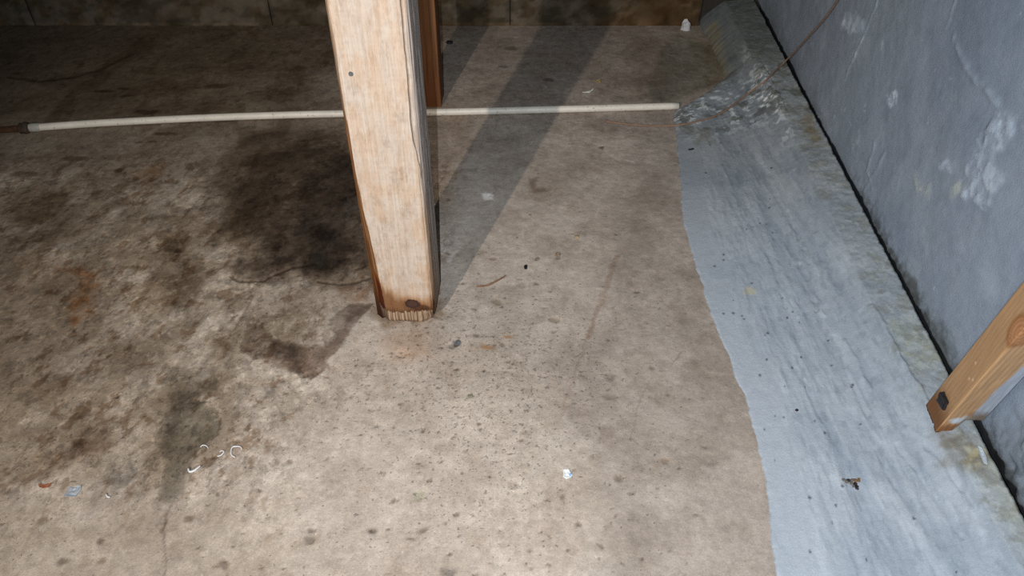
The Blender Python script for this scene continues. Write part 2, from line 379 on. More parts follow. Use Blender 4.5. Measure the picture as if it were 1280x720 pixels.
# ================================================================== FOOTING (painted mortar cove along the wall)
EDGE = FP([(1010,900),(985,790),(972,720),(962,640),(947,565),(931,500),(910,440),(887,385),(868,330),(854,270),(849,220),(845,180),(842,150),(845,139),(862,130),(884,117),(906,101),(900,80),(886,50),(874,32),(868,5)])
EDGE = EDGE[np.argsort(EDGE[:, 1])]
ty = axis((.05, .55, .02, .008), (.55, 2.0, .0035, .004), (2.0, 3.24, .004, .006))
sN = 170; sv = np.linspace(0, 1, sN)
xe = np.interp(ty, EDGE[:, 1], EDGE[:, 0])
n1 = (fbm(ty, ty*0, 60, 3, 401)-.5); xe = xe+n1*.006+(fbm(ty, ty*0, 9, 3, 403)-.5)*.012
xw = W0[0]+(ty-W0[1])*dW[0]/dW[1]                       # wall line at that y
D0 = (xw-xe)                                            # width of the footing
back = sstep(2.42, 2.72, ty)                            # beyond the apron the plain steep footing
ridge_d = np.interp(ty, [.5, .78, 1.15, 1.6, 2.0, 2.7, 3.2], [.05, .052, .088, .097, .092, .118, .125])
gap = .005+.003*fbm(ty, ty*0, 25, 3, 77)
SS, TT = np.meshgrid(sv, ty)
Dd = D0[:, None]*(1-SS)+gap[:, None]*SS
XX = xw[:, None]-Dd; YY = TT.copy()
rd = ridge_d[:, None]+(fbm(XX*0, YY, 8, 4, 88)-.5)*.010
k = np.clip((D0[:, None]-Dd)/np.maximum(D0[:, None]-rd, .02), 0, 1)         # 0 at the edge, 1 at the ridge
prof_a = .0025+.0885*(.24*k+.05*k**2+.71*k**5.5)
prof_b = .0025+.0885*np.clip(k, 0, 1)**.75
zz = prof_a*(1-back[:, None])+prof_b*back[:, None]
led = np.clip((rd-Dd)/np.maximum(rd-gap[:, None], .01), 0, 1)
zz = np.where(Dd < rd, .091+.010*led, zz)
# trowel drags running along the wall
drag = fbm(XX*4.0+YY*.2, YY*.5, 8, 6, 501, .58); drag2 = fbm(XX*9+YY*.5, YY*.8, 16, 3, 511)
slope = sstep(.08, .3, k)*(Dd > rd)
ridgeN = np.clip(1-np.abs(drag-.5)*9, 0, 1)
zz += slope*(1-back[:, None])*((drag-.5)*.010*sstep(.15, .5, k)+(drag2-.5)*.0012+ridgeN*.0006)
zz += (Dd <= rd)*(fbm(XX, YY, 22, 5, 521)-.5)*.006+(fbm(XX, YY, 90, 4, 531, .6)-.5)*.0022*(.4+.9*(Dd <= rd))
crumb = sstep(2.18, 2.34, YY)*sstep(2.75, 2.5, YY)                              # crumbly end of the apron by the pipe
zz += crumb*(Dd > rd*.8)*((fbm(XX, YY, 55, 5, 541, .6)-.45)*.011+.004)*(1-.6*slope)*sstep(0, .05, SS)
zz[:, 0] = -.012; XX[:, 1] = XX[:, 0]; zz[:, 1] = .0012; zz = np.where(SS > 0, np.maximum(zz, .0012), zz)
zz[:, -1] -= .09; XX[:, -2] = XX[:, -1]-.0005
for l, dz in (([(985,268),(998,300),(1010,332)],-.003),([(1000,330),(1012,358),(1022,388)],-.004),([(1008,352),(1020,374),(1030,396)],.003),([(952,205),(975,255),(998,300)],-.002),([(965,180),(985,225)],.002),([(990,225),(1006,262),(1016,300)],-.003),
    ([(955,290),(968,330),(985,380)],-.002),([(962,300),(985,350),(1000,392)],.002),([(1040,420),(1062,470),(1085,520)],-.003),([(1055,430),(1085,490)],.003),([(1070,405),(1110,480),(1150,560)],-.003),([(1080,405),(1125,490),(1160,550)],.003),([(1120,560),(1160,620),(1195,680)],-.003),([(1130,545),(1180,620),(1215,680)],.003),
    ([(1150,570),(1190,630)],-.003),([(1010,470),(1030,520)],-.002),([(975,440),(985,480)],.0015),([(930,260),(940,320)],-.0015),([(905,200),(925,260)],.0015),([(1095,560),(1120,610)],-.002),([(1030,345),(1050,400)],.002),([(890,250),(905,300)],.0012)):
    d = sdline(XX+(fbm(XX, YY, 40, 3, 551)-.5)*.012, YY, np.array([F(x, y, .03)[:2] for x, y in l])); zz = zz+dz*sstep(.008, .001, d)*(SS > .03)
paint = lin(168, 177, 187)
GC = np.ones(XX.shape+(3,))*paint
def gt(mask, t):
    global GC
    GC = GC*(1+(np.asarray(t)-1)*mask[..., None])
raw = np.zeros(XX.shape)
gt(sstep(.4, .7, fbm(XX, YY, 6, 4, 601)), (.86, .88, .90)); gt(sstep(.5, .7, drag)*slope, (1.08, 1.08, 1.07))
gt(sstep(.52, .36, drag)*slope*sstep(.2, .5, k), (.88, .90, .92)); gt(ridgeN*slope*.3, (1.10, 1.10, 1.10))
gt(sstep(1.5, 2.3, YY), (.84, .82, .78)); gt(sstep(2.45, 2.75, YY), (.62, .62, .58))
gt(sstep(.56, .66, fbm(XX*6, YY, 14, 4, 611))*slope*.5, (1.18, 1.18, 1.17))
gt(sstep(.60, .68, fbm(XX*4, YY, 30, 3, 615))*slope*.5, (.72, .74, .76))
ld = sstep(.012, -.012, Dd-rd+(fbm(XX, YY, 30, 4, 621)-.5)*.03)
raw = np.maximum(raw, ld*.8)
gt(ld, (.90, .895, .87)); gt(ld*sstep(.52, .57, fbm(XX, YY, 70, 5, 623, .6)), (1.16, 1.16, 1.12)); gt(ld*sstep(.54, .58, fbm(XX, YY, 32, 6, 625, .62)), (.84, .81, .74))
gt(sstep(.010, .007, Dd+(fbm(XX*0, YY, 45, 4, 627, .6)-.5)*.012), (.10, .10, .10))
def gpoly(poly, z, t, soft=.008, mott=0, seed=0, sc=50, addraw=0.0):
    global raw
    P = FP(poly, z); wx = XX+(fbm(XX, YY, 50, 3, 700+seed)-.5)*.03; wy = YY+(fbm(XX, YY, 50, 3, 720+seed)-.5)*.03
    m = sstep(soft, -soft, sdpoly(wx, wy, P))
    if mott: m = m*(1-mott+mott*sstep(.38, .6, fbm(XX, YY, sc, 4, 740+seed)))
    gt(m, t); raw = np.maximum(raw, m*addraw); return m
gpoly([(1003,143),(1014,145),(1026,175),(1018,182),(1006,165)], .095, (.80,.64,.46), .008, .35, 1, 50, 1)
gpoly([(1108,400),(1140,392),(1175,455),(1150,470)], .095, (1.08,1.04,.90), .012, .6, 2, 60, 1)
gpoly([(930,355),(944,358),(946,366),(932,366)], .02, (1.25,1.10,.78), .004, .3, 3, 90, 1)
mk = gpoly([(1170,535),(1215,545),(1240,575),(1235,600),(1205,585),(1180,565)], .093, (.60,.50,.38), .012, .45, 4, 50, 1)
gpoly([(1205,555),(1232,560),(1240,592),(1215,585)], .095, (1.6,1.55,1.25), .008, .75, 5, 80, 1)
gpoly([(1240,570),(1285,640),(1290,690),(1240,610)], .098, (.96,.92,.80), .02, .5, 6, 30, .8)
gpoly([(860,165),(885,160),(890,178),(868,180)], .01, (.78,.74,.66), .015, .4, 7, 40)
gpoly([(884,35),(894,35),(912,98),(902,98)], .02, (1.3,1.05,.70), .012, .4, 9, 40, 1)
cw = crumb*sstep(.60, .63, fbm(XX, YY, 48, 6, 801, .62))*(Dd > rd*.7)
gt(cw, (1.8, 1.78, 1.7)); raw = np.maximum(raw, cw)
gt(crumb*sstep(.58, .66, fbm(XX, YY, 24, 4, 811))*(1-cw), (.62, .60, .54))
wr = sstep(2.0, 2.2, YY)*sstep(2.95, 2.6, YY)*np.exp(-((Dd-rd-.012)/.022)**2)*sstep(.52, .57, fbm(XX*1.5, YY, 40, 6, 821, .62))
gt(wr, (1.9, 1.87, 1.78))
for kx in range(60):
    yy0 = rs.uniform(.6, 2.3); q = rs.uniform(.0, 1)
    x0 = np.interp(yy0, EDGE[:, 1], EDGE[:, 0])+.02+q*.3; r = rs.uniform(.0018, .0038)
    gt(sstep(1.2, .5, np.hypot((XX-x0), (YY-yy0)/1.2)/r), (.22, .21, .22))
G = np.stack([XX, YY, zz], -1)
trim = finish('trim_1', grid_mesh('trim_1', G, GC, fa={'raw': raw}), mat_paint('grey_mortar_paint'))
tag(trim, 'grey-blue painted mortar cove sloping up to the right wall', kind='structure')
def zfoot(x, y):
    j = np.argmin(np.abs(ty-y)); return float(np.interp(x, XX[j], np.where(SS[j] > .995, .1, zz[j]), left=0))
def surf(x, y):
    return max(zfloor(x, y), zfoot(x, y) if x > np.interp(y, EDGE[:, 1], EDGE[:, 0]) else -1)
def onsurf(px, py):                                     # follow the sight line down to whichever surface it meets
    z = .12
    for _ in range(60):
        p = F(px, py, z); z2 = surf(p[0], p[1]); z = z+.5*(z2-z)
    return F(px, py, z)

# ================================================================== RIGHT WALL
tw = axis((-3.6, -2.6, .05, .006), (-2.6, -.9, .0045, .0055), (-.9, .45, .006, .02))
zw = axis((-.03, .30, .004, .0045), (.30, .80, .0045, .005), (.80, 2.4, .008, .12))
TW, ZW = np.meshgrid(tw, zw)
off = (fbm(TW, ZW, 5, 4, 901)-.5)*.012+(fbm(TW, ZW, 40, 5, 911, .6)-.5)*.0016
WC = np.ones(TW.shape+(3,))*lin(152, 163, 177)
def wt(mask, t):
    global WC
    WC = WC*(1+(np.asarray(t)-1)*mask[..., None])
def WPt(pts): return np.array([(wall_t(q), q[2]) for q in (onwall(x, y) for x, y in pts)])
wtx = TW+(fbm(TW, ZW, 35, 4, 921)-.5)*.06; wtz = ZW+(fbm(TW, ZW, 35, 4, 931)-.5)*.06
wraw = np.zeros(TW.shape)
def wpoly(poly, t, soft=.01, mott=0, seed=0, sc=40, bumpy=0):
    global off, wraw
    m = sstep(soft, -soft, sdpoly(wtx, wtz, WPt(poly)))
    if mott: m = m*(1-mott+mott*sstep(.47, .53, fbm(TW, ZW, sc, 5, 940+seed, .62)))
    wt(m, t)
    if bumpy: off = off-m*bumpy*(fbm(TW, ZW, 60, 3, 955)); wraw = np.maximum(wraw, m)
    return m
wt(sstep(.42, .7, fbm(TW, ZW, 3, 4, 961)), (.84, .86, .90)); wt(sstep(.5, .7, fbm(TW*.5+ZW, ZW*.8-TW, 12, 4, 963)), (1.10, 1.09, 1.07))
wt(sstep(.55, .7, fbm(TW, ZW, 26, 4, 965))*.5, (.86, .87, .88)); wt(sstep(.4, .7, fbm(TW, ZW*.3, 10, 4, 967))*sstep(.25, .0, ZW), (.84, .85, .84))
wpoly([(1255,140),(1268,158),(1250,187),(1250,215),(1236,255),(1200,252),(1206,208),(1222,180)], (1.55,1.52,1.46), .015, .55, 1, 45, .006)
wpoly([(1048,28),(1062,14),(1072,20),(1080,38),(1064,44)], (1.5,1.48,1.44), .012, .6, 2, 40, .003)
wpoly([(1108,118),(1116,112),(1120,128),(1110,130)], (1.8,1.8,1.75), .006, .6, 3, 70, .003)
wpoly([(1140,215),(1150,212),(1162,240),(1150,246)], (1.35,1.28,1.05), .012, .6, 4, 50, .003)
wpoly([(1184,235),(1202,228),(1204,240),(1188,244)], (1.5,1.4,1.1), .01, .5, 5, 50, .003)
wpoly([(1172,200),(1202,196),(1200,210),(1178,216)], (1.4,1.4,1.38), .01, .7, 6, 60, .003)
wpoly([(1062,170),(1074,165),(1074,182),(1066,190)], (1.3,1.3,1.25), .008, .7, 7, 60)
wpoly([(1120,330),(1190,415),(1205,470),(1150,400),(1100,310)], (.66,.66,.63), .02, .4, 8, 45, .004)
wpoly([(960,0),(985,60),(1035,160),(1010,150),(950,20)], (.74,.72,.70), .03, .3, 9, 20)
for l, wd, tt in (([(1096,0),(1080,45),(1056,98)], .007, (1.5,1.48,1.46)), ([(1196,0),(1186,26),(1182,34)], .006, (1.4,1.4,1.4)), ([(1190,52),(1206,82),(1232,112),(1262,150)], .012, (1.22,1.22,1.2)), ([(1090,236),(1084,215),(1092,180)], .008, (1.12,1.12,1.12)), ([(1105,190),(1080,240)], .01, (1.1,1.1,1.1))):
    d = sdline(TW+(wtx-TW)*.4, ZW+(wtz-ZW)*.4, WPt(l)); m = sstep(wd, wd*.2, d)*(.4+.6*sstep(.4, .6, fbm(TW, ZW, 30, 3, 971))); wt(m, tt); off -= m*.003
mt0 = wall_t(onwall(1085, 260)); mold = sstep(.135, .11, ZW+(fbm(TW, ZW, 30, 4, 981)-.5)*.07)*sstep(mt0+.25, mt0-.2, TW)
wt(mold, (.55, .53, .48)); wraw = np.maximum(wraw, mold)
mo2 = sstep(.50, .60, fbm(TW, ZW, 70, 3, 983))*sstep(.17, .11, ZW)*sstep(mt0+.4, mt0-.1, TW); wt(mo2*.8, (.55, .54, .50))
low0 = wall_t(onwall(1236, 560)); mm = sstep(low0+.05, low0-.03, TW+(fbm(TW, ZW, 30, 3, 985)-.5)*.06)*sstep(.24, .17, ZW); wt(mm, (.66, .66, .65)); wraw = np.maximum(wraw, mm); off -= mm*(fbm(TW, ZW, 40, 4, 987)-.5)*.02
wn = rs.rand(70, 2)
for a, b in wn:
    t0 = -2.6+2.6*a; z0 = .12+.7*b**1.5; r = rs.uniform(.003, .007); wt(sstep(1.2, .4, np.hypot(wtx-t0, wtz-z0)/r), (1.5, 1.48, 1.4))
crk_w = sstep(.104, .099, ZW+(fbm(TW, ZW*0, 40, 4, 991, .6)-.5)*.012); wt(crk_w, (.12, .12, .12)); off += crk_w*.025
WV = np.zeros(TW.shape+(3,))
WV[..., 0] = W0[0]+TW*dW[0]+off*nW[0]; WV[..., 1] = W0[1]+TW*dW[1]+off*nW[1]; WV[..., 2] = ZW
wall_r = finish('wall_right', grid_mesh('wall_right', WV[:, ::-1], WC[:, ::-1], fa={'raw': wraw[:, ::-1]}), mat_paint('grey_blue_wall_paint', .5, 1.0, .05))
sol = wall_r.modifiers.new('thick', 'SOLIDIFY'); sol.thickness = .2; sol.offset = -1
tag(wall_r, 'blue-grey painted rough concrete wall on the right', kind='structure')

# ================================================================== BACK WALL
def mat_block():
    t = NT('stained_block'); at = t.n('ShaderNodeAttribute', attribute_name='albedo')
    f = t.mapr(t.noise(25, 6, .65), .25, .75, .7, 1.3); t.l(t.mulcol(at.outputs['Color'], f), t.p.inputs['Base Color'])
    t.p.inputs['Roughness'].default_value = .9; t.p.inputs['Specular IOR Level'].default_value = .2
    t.l(t.bump(t.noise(90, 6, .65), .6, .004), t.p.inputs['Normal']); return t.m
mblock = mat_block()
by0 = float(F(640, 33)[1])
bm = bmesh.new(); bmesh.ops.create_cube(bm, size=1, matrix=Matrix.Translation((-1.2, by0+.10, 1.17)) @ Matrix.Diagonal((4.9, .12, 2.46, 1)))
wb = finish('wall_back', bm_mesh('wall_back', bm), plain('old_mortar', (50, 46, 42), .95, .3, 60), smooth=False)
tag(wb, 'dark stained block wall at the far end', kind='structure')
def block(x0, x1, z0, z1, seed):
    nx = int((x1-x0)/.012)+2; nz = int((z1-z0)/.012)+2
    gx, gz = np.meshgrid(np.linspace(x0, x1, nx), np.linspace(z0, z1, nz))
    e = np.minimum(np.minimum(gx-x0, x1-gx), np.minimum(gz-z0, z1-gz))
    dep = (fbm(gx, gz, 20, 4, 1000+seed)-.5)*.008+.010*sstep(.010, 0, e)
    c = np.ones(gx.shape+(3,))*lin(100, 90, 78)
    def bt(m, t): nonlocal c; c = c*(1+(np.asarray(t)-1)*m[..., None])
    bt(sstep(.40, .65, fbm(gx, gz, 7, 4, 1100)), (.60, .58, .50)); bt(sstep(.5, .62, fbm(gx, gz, 16, 4, 1110)), (.75, .66, .52))
    bt(sstep(.25, .6, gx+(fbm(gx, gz, 8, 3, 1120)-.5)*.3)*sstep(.95, .7, gx), (.95, .74, .52))
    bt(sstep(.02, .012, gz-z0)*(z0 < .1), (1.5, 1.45, 1.38)); bt(sstep(.52, .62, fbm(gx, gz*2, 22, 3, 1130)), (.62, .64, .6))
    v = np.stack([gx, by0+dep, gz], -1)
    o = finish('block', grid_mesh('block', v, c), mblock, wb)
    return o
zr = [-.005, .195, .40, .60, .80, 1.0]
kk = 0
for r in range(5):
    x = -3.0+(.45 if r % 2 else 0.0)
    edges = [x+.9975*i for i in range(5)]
    for a, b in zip(edges[:-1], edges[1:]):
        b2 = min(b, .785); kk += 1
        if b2-a > .05: block(a+.002, b2-.002, zr[r]+.0015, zr[r+1]-.0015, kk)

# ================================================================== POST
FLc, FRc = F(467, 405)[:2], F(548, 405)[:2]
PW, PD, PROT = .149, .112, math.radians(-2.5)
pc = np.array([(FLc[0]+FRc[0])/2, (FLc[1]+FRc[1])/2])
ex = np.array([math.cos(PROT), math.sin(PROT)]); ey = np.array([-math.sin(PROT), math.cos(PROT)])
# perimeter: front (x -w..w at y=0), right, back, left ; local frame origin at middle of front edge
per = []; hw = PW/2
per += [(-hw+PW*i/150, 0, 0, i/150) for i in range(150)]
per += [(hw, PD*i/70, 1, i/70) for i in range(70)]
per += [(hw-PW*i/24, PD, 2, i/24) for i in range(24)]
per += [(-hw, PD-PD*i/60, 3, i/60) for i in range(60)]
per = np.array(per)
pz = axis((0, .12, .0016, .002), (.12, 1.0, .0025, .004), (1.0, 2.3, .02, .1))
PX, PZ = np.meshgrid(per[:, 0], pz); PY, _ = np.meshgrid(per[:, 1], pz); face, _ = np.meshgrid(per[:, 2], pz); fu, _ = np.meshgrid(per[:, 3], pz)
PC = np.ones(PX.shape+(3,))*lin(190, 177, 165)
def ptint(mask, t):
    global PC
    PC = PC*(1+(np.asarray(t)-1)*mask[..., None])
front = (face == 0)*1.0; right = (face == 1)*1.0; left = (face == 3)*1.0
lx, ly = PX.copy(), PY.copy()
cx_ = lx-(lx*0); 
# arris rounding + waney left arris growing towards the foot
def roundc(cxn, cyn, r):
    """pull the corner at (cxn, cyn) in by a chamfer of size r"""
    global lx, ly
    sx = -np.sign(cxn); sy = 1 if cyn == 0 else -1
    a = np.abs(lx-cxn); b = np.abs(ly-cyn); s = a+b
    on = (s < r)
    lx = np.where(on, cxn+sx*(r*.5+(a-b)*.5), lx); ly = np.where(on, cyn+sy*(r*.5+(b-a)*.5), ly)
    return on
wane = .006+.022*sstep(.50, .0, PZ)+.004*fbm(PZ*0, PZ, 12, 3, 1200)
onL = roundc(-hw, 0, wane); onR = roundc(hw, 0, .007+.004*fbm(PZ*0+3, PZ, 25, 3, 1201)); roundc(hw, PD, .006); roundc(-hw, PD, .006)
grain = fbm(fu*18+(face*7), PZ*.9, 3.0, 4, 1210); grain2 = fbm(fu*40+face*9, PZ*2.2, 2.0, 3, 1220)
cyc = .5+.5*np.sin((fu*26+1.6*fbm(fu*3, PZ*1.4, 2, 3, 1230))*2*np.pi)
ptint(front*cyc*.4, (.94, .91, .88)); ptint(sstep(.5, .7, grain)*front*.6, (.92, .88, .84)); ptint(sstep(.55, .75, grain2)*front*.4, (.88, .83, .78))
ptint(front*sstep(.5, .68, fbm(fu*2, PZ*6, 3, 4, 1240)), (1.0, .93, .86)); ptint(front*sstep(.62, .72, fbm(fu*60, PZ*90, 1.2, 3, 1245))*.5, (.80, .75, .70))
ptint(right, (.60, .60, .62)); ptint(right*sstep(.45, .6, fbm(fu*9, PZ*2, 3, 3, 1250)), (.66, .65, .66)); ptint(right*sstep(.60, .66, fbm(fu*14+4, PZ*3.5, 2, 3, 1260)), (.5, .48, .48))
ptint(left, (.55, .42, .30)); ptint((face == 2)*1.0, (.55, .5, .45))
ptint(onL*sstep(.66, .5, PZ), (.60, .38, .20)); ptint(onL*sstep(.5, .62, fbm(fu*30, PZ*5, 2, 3, 1270)), (.5, .42, .35))
ptint(front*sstep(.45, .6, fbm(fu*2.5, PZ*170, 1.5, 2, 1272))*.5, (.93, .92, .90)); ptint(front*sstep(.5, .62, fbm(fu*5, PZ*14, 2, 5, 1273, .6))*.6, (.93, .88, .84)); ptint(front*sstep(.56, .64, fbm(fu*8, PZ*24, 2, 5, 1274, .65))*.6, (.86, .83, .80))
# grey smudges, splinter line along the right arris, foot of the right face browner
ptint(front*sstep(.05, .0, np.abs(fu-.94)-.0+.04*(fbm(fu*0, PZ, 20, 3, 1275)-.5))*sstep(.52, .42, PZ), (.82, .68, .55)); ptint(right*sstep(.25, .05, fu)*sstep(.45, .3, PZ), (.80, .62, .45)); ptint(right*sstep(.35, .1, PZ), (.85, .78, .68))
for u0, z0, r in ((.30,.36,.012),(.42,.30,.010),(.62,.42,.016),(.72,.43,.012),(.70,.335,.012),(.66,.245,.012),(.16,.20,.016),(.28,.155,.013),(.36,.27,.005),(.41,.235,.005),(.55,.5,.008),(.75,.56,.01),(.2,.62,.01)):
    d = np.hypot((fu-u0)*PW, (PZ-z0)/1.4)/r; ptint(front*sstep(1.2, .3, d+(fbm(fu*10, PZ*60, 3, 3, 1280)-.5)*2.4), (.86, .85, .84))
# foot: rot band, pale broken fibres, knot
sd_rot = PZ-(.086+.045*sstep(.45, .05, fu)-.012*sstep(.4, .75, fu)+.020*(fbm(fu*6, PZ*10, 2, 4, 1290)-.5)+.012*(fbm(fu*40, PZ*4, 1.5, 2, 1291)-.5))
ptint((front+onL)*sstep(.035, -.005, sd_rot)*.9, (.78, .58, .38)); ptint(front*sstep(.018, -.018, sd_rot)*sstep(1.0, .85, fu), (.50, .40, .32))
fib = .040+.013*(fbm(fu*34, PZ*0, 1.6, 2, 1300)-.5)*2*.6+.010*((fu-.5)*2)**2
fm = front*sstep(.002, -.002, PZ-fib)
PC = PC*(1-fm[..., None])+fm[..., None]*lin(164, 142, 120)
ptint(front*(1-fm)*sstep(.020, .001, PZ-fib)*(.5+.5*sstep(.4, .6, fbm(fu*24, PZ*12, 1.5, 3, 1305))), (.48, .39, .32))
ptint(fm*sstep(.42, .62, fbm(fu*60, PZ*8, 1.3, 2, 1310)), (.42, .34, .28)); ptint(fm*sstep(.012, .0, PZ+.006*(fbm(fu*20, PZ, 2, 2, 1311)-.5)), (.45, .38, .32))
ptint((right+left)*sstep(.14, .0, PZ+.05*(fu-.5)), (.62, .50, .40)); ptint(onL*sstep(.10, .0, PZ), (.30, .26, .23))
ptint(onR*sstep(.02, .06, PZ)*sstep(.11, .05, PZ), (.5, .4, .32))
ku, kz = .645, .066
kd = np.hypot((fu-ku)*PW/.0185, (PZ-kz)/.0145); km = front*sstep(1.12, .86, kd+(fbm(fu*20, PZ*60, 2, 2, 1320)-.5)*.25)
PC = PC*(1-km[..., None])+km[..., None]*lin(70, 50, 42); ptint(km*sstep(.5, .9, kd), (.55, .5, .5))
kd2 = np.hypot((fu-ku-.13)*PW/.022, (PZ-kz+.010)/.010); ptint(front*sstep(1.2, .8, kd2)*(1-km)*.85, (.42, .34, .28))
halo = front*sstep(2.0, 1.1, kd)*(1-km); ptint(halo*.6, (.80, .62, .45))
# drying crack down the face
def photo_to_face(px, py):
    n = np.array([-ey[0], -ey[1], 0]); o = np.array([0, 0, CAMH]); d = ray(px, py); p0 = np.array([pc[0], pc[1], 0])
    t = np.dot(p0-o, n)/np.dot(d, n); q = o+d*t; return (np.dot(q[:2]-pc, ex)/PW+.5, q[2])
crk = [photo_to_face(*q) for q in ((500,-30),(501.6,0),(506,50),(511,100),(514.5,149),(518,178),(527,207),(532,232),(535,262),(537,300))]
cm = front*sstep(.0024, .0007, sdline((fu-.5)*PW+.0015*(fbm(fu*0, PZ, 60, 2, 1330)-.5), PZ, [((a-.5)*PW, b) for a, b in crk]))
ptint(cm*.92, (.18, .14, .12))
inn = np.zeros(PX.shape)
inn += cm*.004+front*(.0006*cyc)+front*km*.002+right*.002*sstep(.6, .66, fbm(fu*14+4, PZ*3.5, 2, 3, 1260))
inn += .0015*(fbm(fu*5+face*3, PZ*7, 2, 3, 1340)-.5)
inn += fm*(.003+.003*fbm(fu*60, PZ*8, 1.3, 2, 1310))+front*sstep(.014, 0, PZ)*.004
cxm, cym = 0.0, PD/2
vx, vy = lx-cxm, ly-cym; L = np.hypot(vx, vy)
sc_ = 1-inn/np.maximum(L, .01)
# front corners of the foot worn round
foot = sstep(.055, .0, PZ)
lx2 = cxm+vx*sc_; ly2 = cym+vy*sc_
ly2 = np.maximum(ly2, foot*.034*np.abs((lx2/PW+.05)*1.9)**2.6)
lx2 = lx2-right*foot*.008
lean = 0.0
wxp = pc[0]+lx2*ex[0]+ly2*ey[0]; wyp = pc[1]+lx2*ex[1]+ly2*ey[1]
PVv = np.stack([wxp, wyp, PZ+Z.min()*0-.001], -1)
top = PVv[-1].mean(0)[None, None].repeat(len(per), 1); top[..., 2] = PVv[-1, 0, 2]
PVv = np.concatenate([PVv, top], 0); PC = np.concatenate([PC, PC[-1:]], 0)
post = empty('wooden_post', (pc[0]+ey[0]*PD/2, pc[1]+ey[1]*PD/2, 0))
tag(post, 'thick pale wooden post with rotted foot and dark knot standing on the concrete floor', 'post')
pl = Vector(post.location)
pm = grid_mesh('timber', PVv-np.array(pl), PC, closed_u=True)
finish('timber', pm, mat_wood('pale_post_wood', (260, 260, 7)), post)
# nail head in the face
nu, nz_ = photo_to_face(438.5, 92.5)
npos = np.array([*(pc+ex*(nu-.5)*PW), nz_])-np.array(pl)
bm = bmesh.new(); bmesh.ops.create_cone(bm, cap_ends=True, segments=20, radius1=.0052, radius2=.0040, depth=.004)
bmesh.ops.transform(bm, matrix=Matrix.Translation(npos) @ Matrix.Rotation(PROT, 4, 'Z') @ Matrix.Rotation(math.pi/2, 4, 'X'), verts=bm.verts)
nl = finish('nail_head', bm_mesh('nail_head', bm), plain('dull_nail', (112, 116, 120), .5, .3, 300, .0005, .5, .6), post, False); nl['label'] = 'round grey nail head'

# second post behind
bm = bmesh.new()
p2 = F(551.5, 134)[:2]
zs = axis((0, 1.3, .006, .012), (1.3, 2.3, .05, .2)); per2 = []
W2 = .095
for i in range(24): per2.append((-W2*(1-i/24), 0))
for i in range(24): per2.append((0, W2*i/24))
for i in range(8): per2.append((-W2*i/8, W2))
for i in range(8): per2.append((-W2, W2*(1-i/8)))
per2 = np.array(per2); A, B = np.meshgrid(per2[:, 0], zs); A2, _ = np.meshgrid(per2[:, 1], zs)
th2 = math.radians(-2); qx = A*math.cos(th2)-A2*math.sin(th2); qy = A*math.sin(th2)+A2*math.cos(th2)
qx = qx+(fbm(A+A2*2, B*.3, 30, 3, 1400)-.5)*.003
c2 = np.ones(A.shape+(3,))*lin(126, 86, 54)
g = fbm(A*14+A2*9, B*.6, 5, 4, 1410); c2 = c2*(1-.45*sstep(.45, .65, g)[..., None]); rd2 = sstep(.35, .05, B+.2*(g-.5)); c2 = c2*(1+(np.array([.70, .58, .50])-1)*rd2[..., None])
q2 = np.stack([qx, qy, B], -1); tp = q2[-1].mean(0)[None, None].repeat(len(per2), 1); tp[..., 2] = q2[-1, 0, 2]
q2 = np.concatenate([q2, tp], 0); c2 = np.concatenate([c2, c2[-1:]], 0)
o2 = finish('wooden_post', grid_mesh('wooden_post', q2, c2, closed_u=True), mat_wood('red_brown_wood', (160, 160, 6), .7))
o2.location = (p2[0], p2[1], -.002); tag(o2, 'slimmer red-brown wooden post half hidden behind the pale one, beyond the pipe', 'post')

# ================================================================== BRACE STUD on the footing
b0 = F(1171, 538, .092); ax = np.array([-.0071, -.1703, .9854]); ax /= np.linalg.norm(ax)
b_n = nW; b_t = np.cross(ax, b_n); b_t /= np.linalg.norm(b_t)
if np.dot(b_t, dW) < 0: b_t = -b_t
BA, BB = .062, float(wall_d(b0[0], b0[1]))-.012          # depth along wall, width towards wall
br = empty('brace_stud', tuple(b0)); tag(br, 'orange-brown timber stud leaning beside the right wall on the painted ledge', 'stud')
NF, NL = 60, 44
perb = [('l', 0, BA*(1-i/NL)) for i in range(NL)]+[('f', BB*i/NF, 0) for i in range(NF)]+[('r', BB, BA*i/12) for i in range(12)]+[('b', BB*(1-i/12), BA) for i in range(12)]
hs = axis((0, .8, .004, .005), (.8, 1.7, .03, .1))
pa = np.array([q[1] for q in perb]); pb = np.array([q[2] for q in perb]); kf = np.array([{'l':0,'f':1,'r':2,'b':3}[q[0]] for q in perb])
A, H = np.meshgrid(pa, hs); Bq, _ = np.meshgrid(pb, hs); K, _ = np.meshgrid(kf, hs)
# the foot is cut off higher towards the wall
cut = .052*sstep(.38*BB, .52*BB, A)
Hh = H+cut*np.clip(1-H/.14, 0, 1)-(.006+.012*(fbm(A*60+Bq*80, H*0, 1.5, 3, 1539)-.5))*np.clip(1-H/.04, 0, 1)
cc = np.ones(A.shape+(3,))*lin(178, 146, 112)
def ct_(m, t):
    global cc
    cc = cc*(1+(np.asarray(t)-1)*m[..., None])
lf = (K == 0)*1.; ff = (K == 1)*1.
ringsf = .5+.5*np.sin((A*330+6*fbm(A*6, H*1.5, 3, 3, 1500)-H*10)*1.0*2)
ct_(ff*ringsf*.6, (.80, .66, .52)); ringl = .5+.5*np.sin((Bq*420+8*fbm(Bq*8, H*2, 3, 3, 1510))*1.6)
ct_(lf*ringl*.5, (.86, .74, .60)); ct_(lf, (.92, .88, .82))
ct_(sstep(.007, .001, np.hypot(A, Bq)), (1.22, 1.18, 1.1))
paintm = ff*sstep(-.004, .004, A-(.60*BB+.010*(fbm(A*0, H, 14, 3, 1520)-.5)+.012*sstep(.1, .3, H)))+(K == 2)
